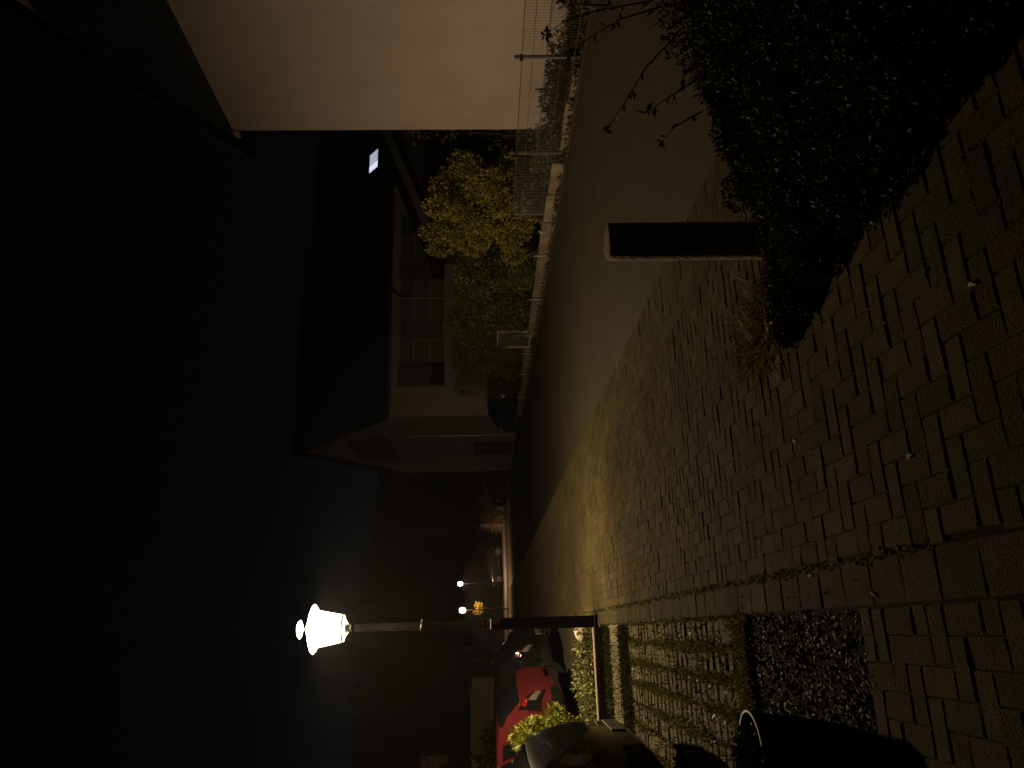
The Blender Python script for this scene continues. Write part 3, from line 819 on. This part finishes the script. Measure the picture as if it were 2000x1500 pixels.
# yellow-green bush and the hedges behind the wall
def big_bush(name,label,cat,loc,clumps,dens,size,m,ends=(),width=.45,up=.3,r0=.03):
    t=thing(name,label,cat,loc)
    if ends: twigs((0,0,0),ends,r0,'branches',parent=t,wob=.15)
    leaf_obj('foliage',m,crown(clumps,dens,size,up,width),t)
    return t
ends=[(random.gauss(0,.4),random.uniform(-1.2,1.2),random.uniform(1.5,2.65)) for _ in range(20)]
cl=many_clumps((-.5,.6,-1.3,1.3,.3,2.35),90,.15,.32,lambda c:(c[1]/1.35)**2+((c[2]-1.25)/1.35)**2<1 and not (c[1]<-.75 and c[2]<.9))+[(e_,(.2,.2,.3),.5) for e_ in ends]
big_bush('yellow_bush','tall loose yellow-green bush at the end of the wire fence','bush',(8.95,15.15,0),cl,520,.075,L_['yellowbush'],ends,.5,.5)
cl=many_clumps((-.55,.55,-1.9,1.9,.25,2.0),80,.25,.42,lambda c:c[2]<2.0)
big_bush('hedge','dark green hedge right behind the yellow-green bush','hedge',(8.75,18.4,0),cl,420,.07,L_['green'],())
cl=many_clumps((-.55,.55,-1.0,1.0,.25,2.25),46,.25,.4)
big_bush('hedge','green hedge with a ragged top just beside the white gate','hedge',(8.75,20.7,0),cl,420,.07,L_['green'],[(0,.2,2.6),(.1,-.5,2.5)])
cl=many_clumps((-.6,.6,-2.6,2.6,.25,2.45),110,.3,.45)
big_bush('hedge','clipped dark conifer hedge left of the white gate','hedge',(8.85,24.6,0),cl,330,.055,L_['olive'],())
# shrubs behind the fence
for lab,loc,sz,m in [('light green shrub leaning over the wire fence',(8.35,12.2,.0),.42,'green'),
                     ('low dark plants behind the fence at the foot of the beige house',(8.45,10.3,.0),.30,'reddish'),
                     ('dull ground plants behind the fence nearest the right edge',(8.5,8.2,0),.27,'reddish'),
                     ('round brown shrub at the fence end below the yellow-green bush',(8.35,14.0,0),.3,'reddish')]:
    ln=.75 if m=='green' else 1.05
    if 'round' in lab: ln=.35
    cl=many_clumps((-.12,.25,-ln,ln,.05,sz*1.1),34,.12,.22)
    t=thing('garden_shrub',lab,'shrub',loc)
    leaf_obj('foliage',L_[m],crown(cl,120,.07,.5,.4),t)
    twigs((0,0,0),[(random.gauss(0,.1),random.gauss(0,ln*.4),sz) for _ in range(8)],.008,parent=t)
rb=MB(); rb.bbox(-.16,.16,-.2,.2,.9,1.25,.03); rb.bbox(-.14,.14,-.17,.17,0,.89,.02)
o=rb.build('garden_bin',M['redbox']); o.location=(10.67,16.0,-.03); tag(o,'red plastic bin in the dark yard beside the beige house','bin')
cl=many_clumps((-.2,.5,-.35,.35,.2,2.9),30,.14,.26)
big_bush('climbing_shrub','thin dark shrub growing up at the corner of the beige house','shrub',(9.75,13.35,0),cl,60,.1,L_['reddish'],[(0,0,2.6),(.1,.1,3.2)],.4,.4)

# ------------------------------------------------------------------ beige house across the street
bh=thing('beige_house','plain beige plaster house with dark clad gable across the street','house',(9.5,7.5,0))
z1=6.33
mb=MB(); mb.box(0,11,-5.45,5.45,-.08,z1); mb.build('wall',M['beigewall'],bh)
sl=.675; 
mb=MB(); mb.prism([(-5.5,z1+.002),(5.5,z1+.002),(5.5-(8.38-z1)/sl,8.38),(-5.5+(8.38-z1)/sl,8.38)],-.10,10.9); mb.build('gable_cladding',M['darkboard'],bh)
hw=5.5-(8.38-z1)/sl; mb=MB(); mb.prism([(-hw,8.382),(hw,8.382),(0,8.38+hw*sl)],-.04,10.9); mb.build('gable_top',M['beigewall'],bh)
mb=MB()
rz=z1+5.5*sl
for sd in (1,-1):
    a=(sd*5.95,z1-.30+.02); b=(0,rz+.02)
    mb.prism([a,b,(0,rz+.2),(sd*5.95,z1-.12)],-.30,11.3)
mb.build('roof',M['roofdark'],bh)
mb=MB()
for sd in (1,-1): mb.prism([(sd*5.96,z1-.28),(0,rz+.03),(0,rz+.15),(sd*5.96,z1-.14)],-.325,-.302)
mb.build('verge_board',M['darkboard'],bh)
mb=MB(); mb.box(-.06,-.005,5.4,5.62,z1-.12,z1-.01); mb.build('eave_box',M['beigewall'],bh)
mb=MB(); mb.tube([(-.25,6.0,z1-.2),(11.2,6.0,z1-.2)],.06,8); mb.build('gutter',M['greymetal'],bh)

# ------------------------------------------------------------------ white house with long facade
wh=thing('white_house','long white house with dark roof and one lit skylight','house',(9.5,34.0,0))
W1=26.; D1=12.8; ez=6.25; apz=11.6
mb=MB(); mb.box(0,W1,0,D1,-.08,ez); mb.prism([(0,ez),(D1,ez),(D1/2,apz-.15)],0.0,.3); mb.build('wall',M['whitewall'],wh)
mb=MB()
rs=(apz-ez)/(D1/2)
for sgn in (0,1):
    f=lambda y,z:( (y if sgn==0 else D1-y), z)
    mb.prism([f(-.45,ez-.45*rs),f(D1/2,apz),f(D1/2,apz+.16),f(-.45,ez-.45*rs+.2)],-.25,12.0)
    mb.prism([f(-.45,ez-.45*rs),f(D1/2,apz-.42),f(D1/2,apz-.26),f(-.45,ez-.45*rs+.2)],12.0,W1)
mb.build('roof',M['roofdark'],wh)
mb=MB(); mb.tube([(-.2,-.5,ez-.4),(W1,-.5,ez-.4)],.06,8); mb.build('gutter',M['greymetal'],wh)
# skylight lying in the near roof slope (house local coordinates)
def roofp(x,y,off=.0): return (x,y,ez+y*rs-.26*0+off)
def rquad(x0,x1,y0,y1,off): return [(x0,y0,ez+y0*rs+off),(x1,y0,ez+y0*rs+off),(x1,y1,ez+y1*rs+off),(x0,y1,ez+y1*rs+off)]
sk=MB(); q=rquad(13.45,14.55,.30,.95,.24); sk.add(q,[(0,1,2,3)]); 
sky=sk.build('skylight',emit_mat('lit skylight',(.60,.63,.86),.62),wh); sky['label']='lit skylight glowing pale violet'
sk=MB(); q=rquad(13.45,13.85,.30,.95,.25); sk.add(q,[(0,1,2,3)])
sk.build('skylight_pane',emit_mat('bright skylight pane',(.78,.80,1.0),.95),sky)
sk=MB()
for (x0,x1,y0,y1) in ((13.36,13.45,.22,1.03),(14.55,14.64,.22,1.03),(13.45,14.55,.22,.30),(13.45,14.55,.95,1.03)):
    a=rquad(x0,x1,y0,y1,.16); b=rquad(x0,x1,y0,y1,.27); sk.add(a+b,[(4,5,6,7),(0,1,5,4),(1,2,6,5),(2,3,7,6),(3,0,4,7)])
sk.build('skylight_frame',M['trim'],sky)
# upper floor: shuttered windows with timber panels between them
Z0,Z1=3.35,5.42
def fwin(x0,x1,kind):
    q=MB()
    q.box(x0-.07,x0,-.05,0.03,Z0-.05,Z1+.08); q.box(x1,x1+.07,-.05,.03,Z0-.05,Z1+.08); q.box(x0,x1,-.05,.03,Z1,Z1+.08); q.box(x0,x1,-.09,.03,Z0-.06,Z0)
    fr=q.build('window',M['white' if kind=='louvre' else 'panel'],wh)
    q=MB()
    if kind=='louvre':
        k=0
        while Z0+.05+k*.1<Z1-.05:
            z=Z0+.05+k*.1; q.add([(x0+.08,-.03,z),(x1-.08,-.03,z),(x1-.08,.0,z+.085),(x0+.08,.0,z+.085)],[(0,1,2,3)]); k+=1
        q.box(x0,x0+.08,-.035,0,Z0,Z1); q.box(x1-.08,x1,-.035,0,Z0,Z1); q.box(x0+.08,x1-.08,-.035,0,Z0+1.45,Z0+1.53)
        q.build('louvre_shutter',M['shutter'],fr)
    else:
        q.box(x0,x1,-.012,-.003,Z0+.55,Z1); q.build('roller_shutter',M['shutter'],fr)
        q=MB(); q.quad((x0,-.004,Z0),(x1,-.004,Z0),(x1,-.004,Z0+.55),(x0,-.004,Z0+.55)); q.build('pane',M['darkglass'],fr)
        q=MB(); n_=8
        for k in range(n_+1):
            xx=x0+(x1-x0)*k/n_; q.tube([(xx,-.07,Z0+.12),(xx,-.07,Z0+.6)],.012,5)
        for z in (Z0+.12,Z0+.6): q.tube([(x0,-.07,z),(x1,-.07,z)],.016,5)
        q.build('railing',M['rail'],fr)
for x0,x1,kd in [(1.5,2.6,'roll'),(3.8,4.72,'louvre'),(6.9,8.0,'roll'),(9.3,10.3,'roll')]: fwin(x0,x1,kd)
for x0,x1 in [(2.68,3.72),(4.80,5.85),(6.1,6.82),(8.08,9.22)]:
    q=MB()
    zz=[(Z0,Z0+.62),(Z0+.70,Z0+1.38),(Z0+1.46,Z1)]
    for a,b in zz: q.box(x0,x1,-.02,-.002,a,b)
    q.build('facade_panel',M['panel'],wh)
def pipe(o,pts,r=.045,m='zinc'):
    q=MB(); q.tube(pts,r,8); q.build('drainpipe',M[m],o,smooth=40)
pipe(wh,[(6.05,-.5,ez-.45),(5.95,-.12,ez-.9),(5.95,-.1,.2)])
pipe(wh,[(-.08,3.4,7.2),(-.08,3.4,.2)]); pipe(wh,[(-.08,9.0,5.9),(-.08,9.0,.2)])
q=MB(); q.prism([(3.7,ez+.1),(9.2,ez+.1),(8.6,8.6),(4.6,8.6)],-.02,-.002); q.build('gable_panel',M['redbrown'],wh)
q=MB(); q.box(1.0,1.18,-.03,-.002,2.45,2.63); q.build('wall_vent',M['trim'],wh)
q=MB(); q.box(-.02,-.002,5.2,8.2,.0,2.1); q.build('door_panel',M['redbrown'],wh)

# annex with pale sloping verge between the two houses
an=thing('annex_house','dark building with a pale sloping roof edge between beige and white house','house',(11.5,22.5,0))
mb=MB(); mb.prism([(0,0),(9,0),(9,0)],0,0) if False else None
V_=[(1.0,0,-.08),(9,0,-.08),(9,0,5.75),(1.0,0,2.85),(1.0,2.2,-.08),(9,2.2,-.08),(9,2.2,5.75),(1.0,2.2,2.85)]
mb=MB(); mb.add(V_,[(0,1,2,3),(4,7,6,5),(0,3,7,4),(1,5,6,2),(3,2,6,7),(0,4,5,1)]); mb.build('wall',M['darkboard'],an)
mb=MB(); sl2=.385
mb.add([(.6,-.3,2.75+.6*sl2),(9.2,-.3,2.75+9.2*sl2),(9.2,2.4,2.75+9.2*sl2),(.6,2.4,2.75+.6*sl2),(.6,-.3,2.95+.6*sl2),(9.2,-.3,2.95+9.2*sl2),(9.2,2.4,2.95+9.2*sl2),(.6,2.4,2.95+.6*sl2)],[(0,1,2,3),(4,7,6,5),(0,4,5,1),(1,5,6,2),(2,6,7,3),(3,7,4,0)]); mb.build('roof',M['roofdark'],an)
mb=MB(); mb.add([(.58,-.33,2.70+.58*sl2),(9.2,-.33,2.70+9.2*sl2),(9.2,-.33,2.97+9.2*sl2),(.58,-.33,2.97+.58*sl2),(.58,-.302,2.70+.58*sl2),(9.2,-.302,2.70+9.2*sl2),(9.2,-.302,2.97+9.2*sl2),(.58,-.302,2.97+.58*sl2)],[(0,1,2,3),(4,7,6,5),(0,4,5,1),(1,5,6,2),(2,6,7,3),(3,7,4,0)]); mb.build('verge_board',M['fascia'],an)

# ------------------------------------------------------------------ farther houses
def gable_house(label,loc,W,D,ez,az,wallm,ov=.3,wins=()):
    t=thing('house',label,'house',loc)
    mb=MB(); mb.box(0,W,0,D,-.08,ez); mb.prism([(0,ez),(D,ez),(D/2,az-.12)],0,.3); mb.build('wall',wallm,t)
    mb=MB(); r=(az-ez)/(D/2)
    for sgn in (0,1):
        f=lambda y,z:((y if sgn==0 else D-y),z)
        mb.prism([f(-.4,ez-.4*r),f(D/2,az),f(D/2,az+.16),f(-.4,ez-.4*r+.18)],-ov,W+ov)
    mb.build('roof',M['roofdark'],t)
    for (y0,y1,z0,z1_) in wins:
        q=MB(); q.box(-.03,-.002,y0-.08,y1+.08,z0-.08,z1_+.08); fr=q.build('window',M['white'],t)
        q=MB(); q.quad((-.033,y0,z0),(-.033,y1,z0),(-.033,y1,z1_),(-.033,y0,z1_)); q.build('pane',M['darkglass'],fr)
    return t
gable_house('dark roofed house with pale gable beyond the white house',(9.6,72,0),16,11.5,6.0,12.3,M['greywall'],wins=[(3.5,4.6,3.4,4.6),(6.8,7.9,3.4,4.6)])
t=gable_house('small pale house with a dark window far down the street',(7.0,95,0),9,8,6.3,9.0,M['whitewall'])
q=MB(); q.box(.9,2.1,-.03,-.002,3.1,5.2); fr=q.build('window',M['white'],t); q=MB(); q.quad((1.0,-.034,3.2),(2.0,-.034,3.2),(2.0,-.034,5.1),(1.0,-.034,5.1)); q.build('pane',M['darkglass'],fr)
# garage with beige wall on the left
ga=thing('garage','beige walled garage behind the black hatchback','garage',(-9.0,30,0))
mb=MB(); mb.box(0,8.1,0,6,-.08,2.2); mb.build('wall',M['beigegarage'],ga)
mb=MB(); mb.box(-.2,8.3,-.2,6.2,2.2,2.42); mb.build('roof',M['roofdark'],ga)
mb=MB(); mb.tube([(8.16,-.06,0),(8.16,-.06,2.3)],.05,8); mb.build('drainpipe',M['greymetal'],ga)
mb=MB(); mb.bbox(8.25,8.55,-.3,.0,-.05,2.35,.01); mb.build('corner_pillar',M['greywall'],ga)
# board fence behind red car
bf=thing('board_fence','weathered vertical board fence behind the red car','fence',(-3.05,21.2,0))
mb=MB()
for k in range(6):
    mb.box(1.2+k*.15+.008,k*.15+.145,-.02+random.uniform(-.004,.004),0,.02,1.95+random.uniform(-.02,.03))
mb.build('boards',M['wood'],bf)
mb=MB(); mb.box(1.2,2.1,.001,.06,.9,1.02); mb.build('rail',M['wood'],bf)
t=thing('tall_hedge','tall dark evergreen hedge covering most of the beige garage wall','hedge',(-3.4,27.5,0))
leaf_obj('foliage',L_['darktree'],crown(many_clumps((-3.2,2.6,-.6,.6,.2,4.6),150,.35,.55,lambda c:c[2]<(1.0+(2.7-c[0])*1.9 if c[0]>.75 else 1.9) and c[0]<1.9+.15*c[2]),120,.16),t)
t=thing('garden_shrub','dark rounded shrub at the left edge behind the red car roof','shrub',(-2.9,20.3,0))
leaf_obj('foliage',L_['darktree'],crown(many_clumps((-.9,.7,-.5,.5,.2,1.5),40,.25,.4),160,.12),t)
# brick house far left
def brick_mat():
    m,nt,b=new_mat('pale banded brick'); L=nt.links
    tcn=nt.nodes.new('ShaderNodeTexCoord'); mp=nt.nodes.new('ShaderNodeMapping'); mp.inputs['Rotation'].default_value=(PI/2,0,0)
    br=nt.nodes.new('ShaderNodeTexBrick'); br.inputs['Scale'].default_value=1.6
    br.inputs['Color1'].default_value=(.5,.30,.24,1); br.inputs['Color2'].default_value=(.7,.48,.40,1); br.inputs['Mortar'].default_value=(.25,.12,.08,1)
    br.inputs['Mortar Size'].default_value=.035; br.inputs['Brick Width'].default_value=.9; br.inputs['Row Height'].default_value=.42
    L.new(tcn.outputs['Object'],mp.inputs['Vector']); L.new(mp.outputs['Vector'],br.inputs['Vector']); L.new(br.outputs['Color'],b.inputs['Base Color'])
    b.inputs['Roughness'].default_value=.9
    return m
bk=thing('brick_house','brick house with pale bands at the far left behind trees','house',(-16,40,0))
mb=MB(); mb.box(0,11.6,0,9,-.08,5.0); mb.build('wall',brick_mat(),bk)
mb=MB(); mb.prism([(-.4,4.8),(4.5,8.6),(9.4,4.8),(9.4,5.0),(4.5,8.8),(-.4,5.0)],-.3,11.9); mb.build('roof',M['roofdark'],bk)
pipe(bk,[(10.6,-.08,4.8),(10.6,-.08,.1)],.05)

# ------------------------------------------------------------------ trees (silhouettes against the night sky)
def tree(label,loc,h,r,n=40,dens=130,size=.28,kind='tree',m='darktree',low=.3):
    t=thing('tree' if kind=='tree' else 'conifer',label,'tree',loc,0,'dark trees around the far houses')
    ends=[(random.gauss(0,r*.4),random.gauss(0,r*.4),random.uniform(h*.5,h*.9)) for _ in range(9)]
    mb=MB(); mb.tube([(0,0,-.05),(random.gauss(0,.1),random.gauss(0,.1),h*.3),(0,0,h*.6)],[.03*h,.022*h,.01*h],9); mb.build('trunk',M['bark'],t,smooth=True)
    twigs((0,0,h*.3),ends,.01*h,'limbs',parent=t,wob=.3)
    if kind=='conifer':
        cl=[]
        for k in range(n):
            z=random.uniform(h*.08,h); rr=r*(1-z/h)+.12
            a=random.uniform(0,2*PI); q=rr*random.uniform(.5,1)
            cl.append(((q*math.cos(a),q*math.sin(a),z),(.35,.35,.25),.7))
    else:
        cl=many_clumps((-r,r,-r,r,h*low,h),n,r*.22,r*.42,lambda c:(c[0]/r)**2+(c[1]/r)**2+((c[2]-h*.62)/(h*.42))**2<1)
    leaf_obj('crown',L_[m],crown(cl,dens,size),t)
    return t
tree('broad dark tree hanging in front of the beige garage',(-1.75,29.0,0),6.0,1.25,70,260,.17,low=.3)
tree('tall dark tree rising behind the beige garage',(-1.9,46,0),8.5,2.6,60,170,.3,low=.1)
tree('dark small tree in front of the brick house',(-5.7,38.0,0),4.4,.3,9,130,.2)
tree('dark tree behind the near lamp post, left of the far lamps',(-1.6,86,0),16,5.5,60,170,.6,low=.15)
tree('dark tree crown directly above the two far lamps',(3.6,96,0),17,6,60,190,.65,low=.15)
tree('rightmost dark tree beside the far gabled house',(9.0,112,0),19,6.5,60,190,.7,low=.15)
tree('slim dark conifer behind the annex house roof edge',(13.8,20.8,0),3.3,.9,50,110,.14,'conifer')
tree('dark garden tree in front of the far gabled house',(10.8,66,0),6.6,2.6,46,150,.3,low=.1)
tree('small dark tree by the porch of the pale far house',(8.9,84,0),6.2,2.2,40,150,.34,low=.05)
cl=many_clumps((-1.6,1.6,-1.2,1.2,.3,1.6),40,.4,.6)
big_bush('square_hedge','square clipped hedge farther down the street beside dark cars','hedge',(8.9,54,0),cl,170,.12,L_['yellowbush'])
cl=many_clumps((-.3,.3,-.3,.3,2.1,2.6),8,.2,.3)
big_bush('yellow_shrub','bright yellow shrub below the left far street lamp','shrub',(2.1,72.6,0),cl,130,.12,L_['yellowleaf'],[(0,0,2.3)])
cl=many_clumps((-4,4,-.5,.5,.2,1.0),60,.4,.6)
big_bush('low_hedge','long low dark hedge behind the far street lamps','hedge',(3.4,77.5,0),cl,110,.16,L_['darktree'])

# ------------------------------------------------------------------ fallen leaves
lf=MB(); lf.add([(-.02,0,.004),(0,-.010,.010),(.024,.0,.005),(0,.011,.012)],[(0,1,2),(0,2,3)])
base=None
for (x,y,lab) in [(.55,2.62,'pale fallen leaf on the near footpath'),(.1,3.05,'small fallen leaf on the border stones by the mulch bed'),(1.12,2.32,'dry fallen leaf close to the hedge edge'),(1.36,2.0,'fallen leaf under the hedge, nearest the camera'),(.84,3.58,'tiny fallen leaf in the middle of the herringbone path'),(.97,2.1,'dark fallen leaf beside the hedge on the path'),(.21,3.62,'pale fallen leaf on the border stones beside the mulch')]:
    o=lf.build('fallen_leaf',M['dryleaf']) if base is None else base.copy()
    if base is None: base=o
    else: COL.objects.link(o)
    o.location=(x,y,0); o.rotation_euler=(0,0,random.uniform(0,6)); tag(o,lab,'leaf','fallen leaves on the footpath')

# ------------------------------------------------------------------ render settings
sc.view_settings.view_transform='Standard'; sc.view_settings.look='None'; sc.view_settings.exposure=0
sc.render.engine='CYCLES'
sc.cycles.use_denoising=True
try: sc.cycles.denoiser='OPENIMAGEDENOISE'
except Exception: pass
sc.cycles.max_bounces=6; sc.cycles.diffuse_bounces=3; sc.cycles.glossy_bounces=3; sc.cycles.transparent_max_bounces=8
sc.cycles.sample_clamp_indirect=4
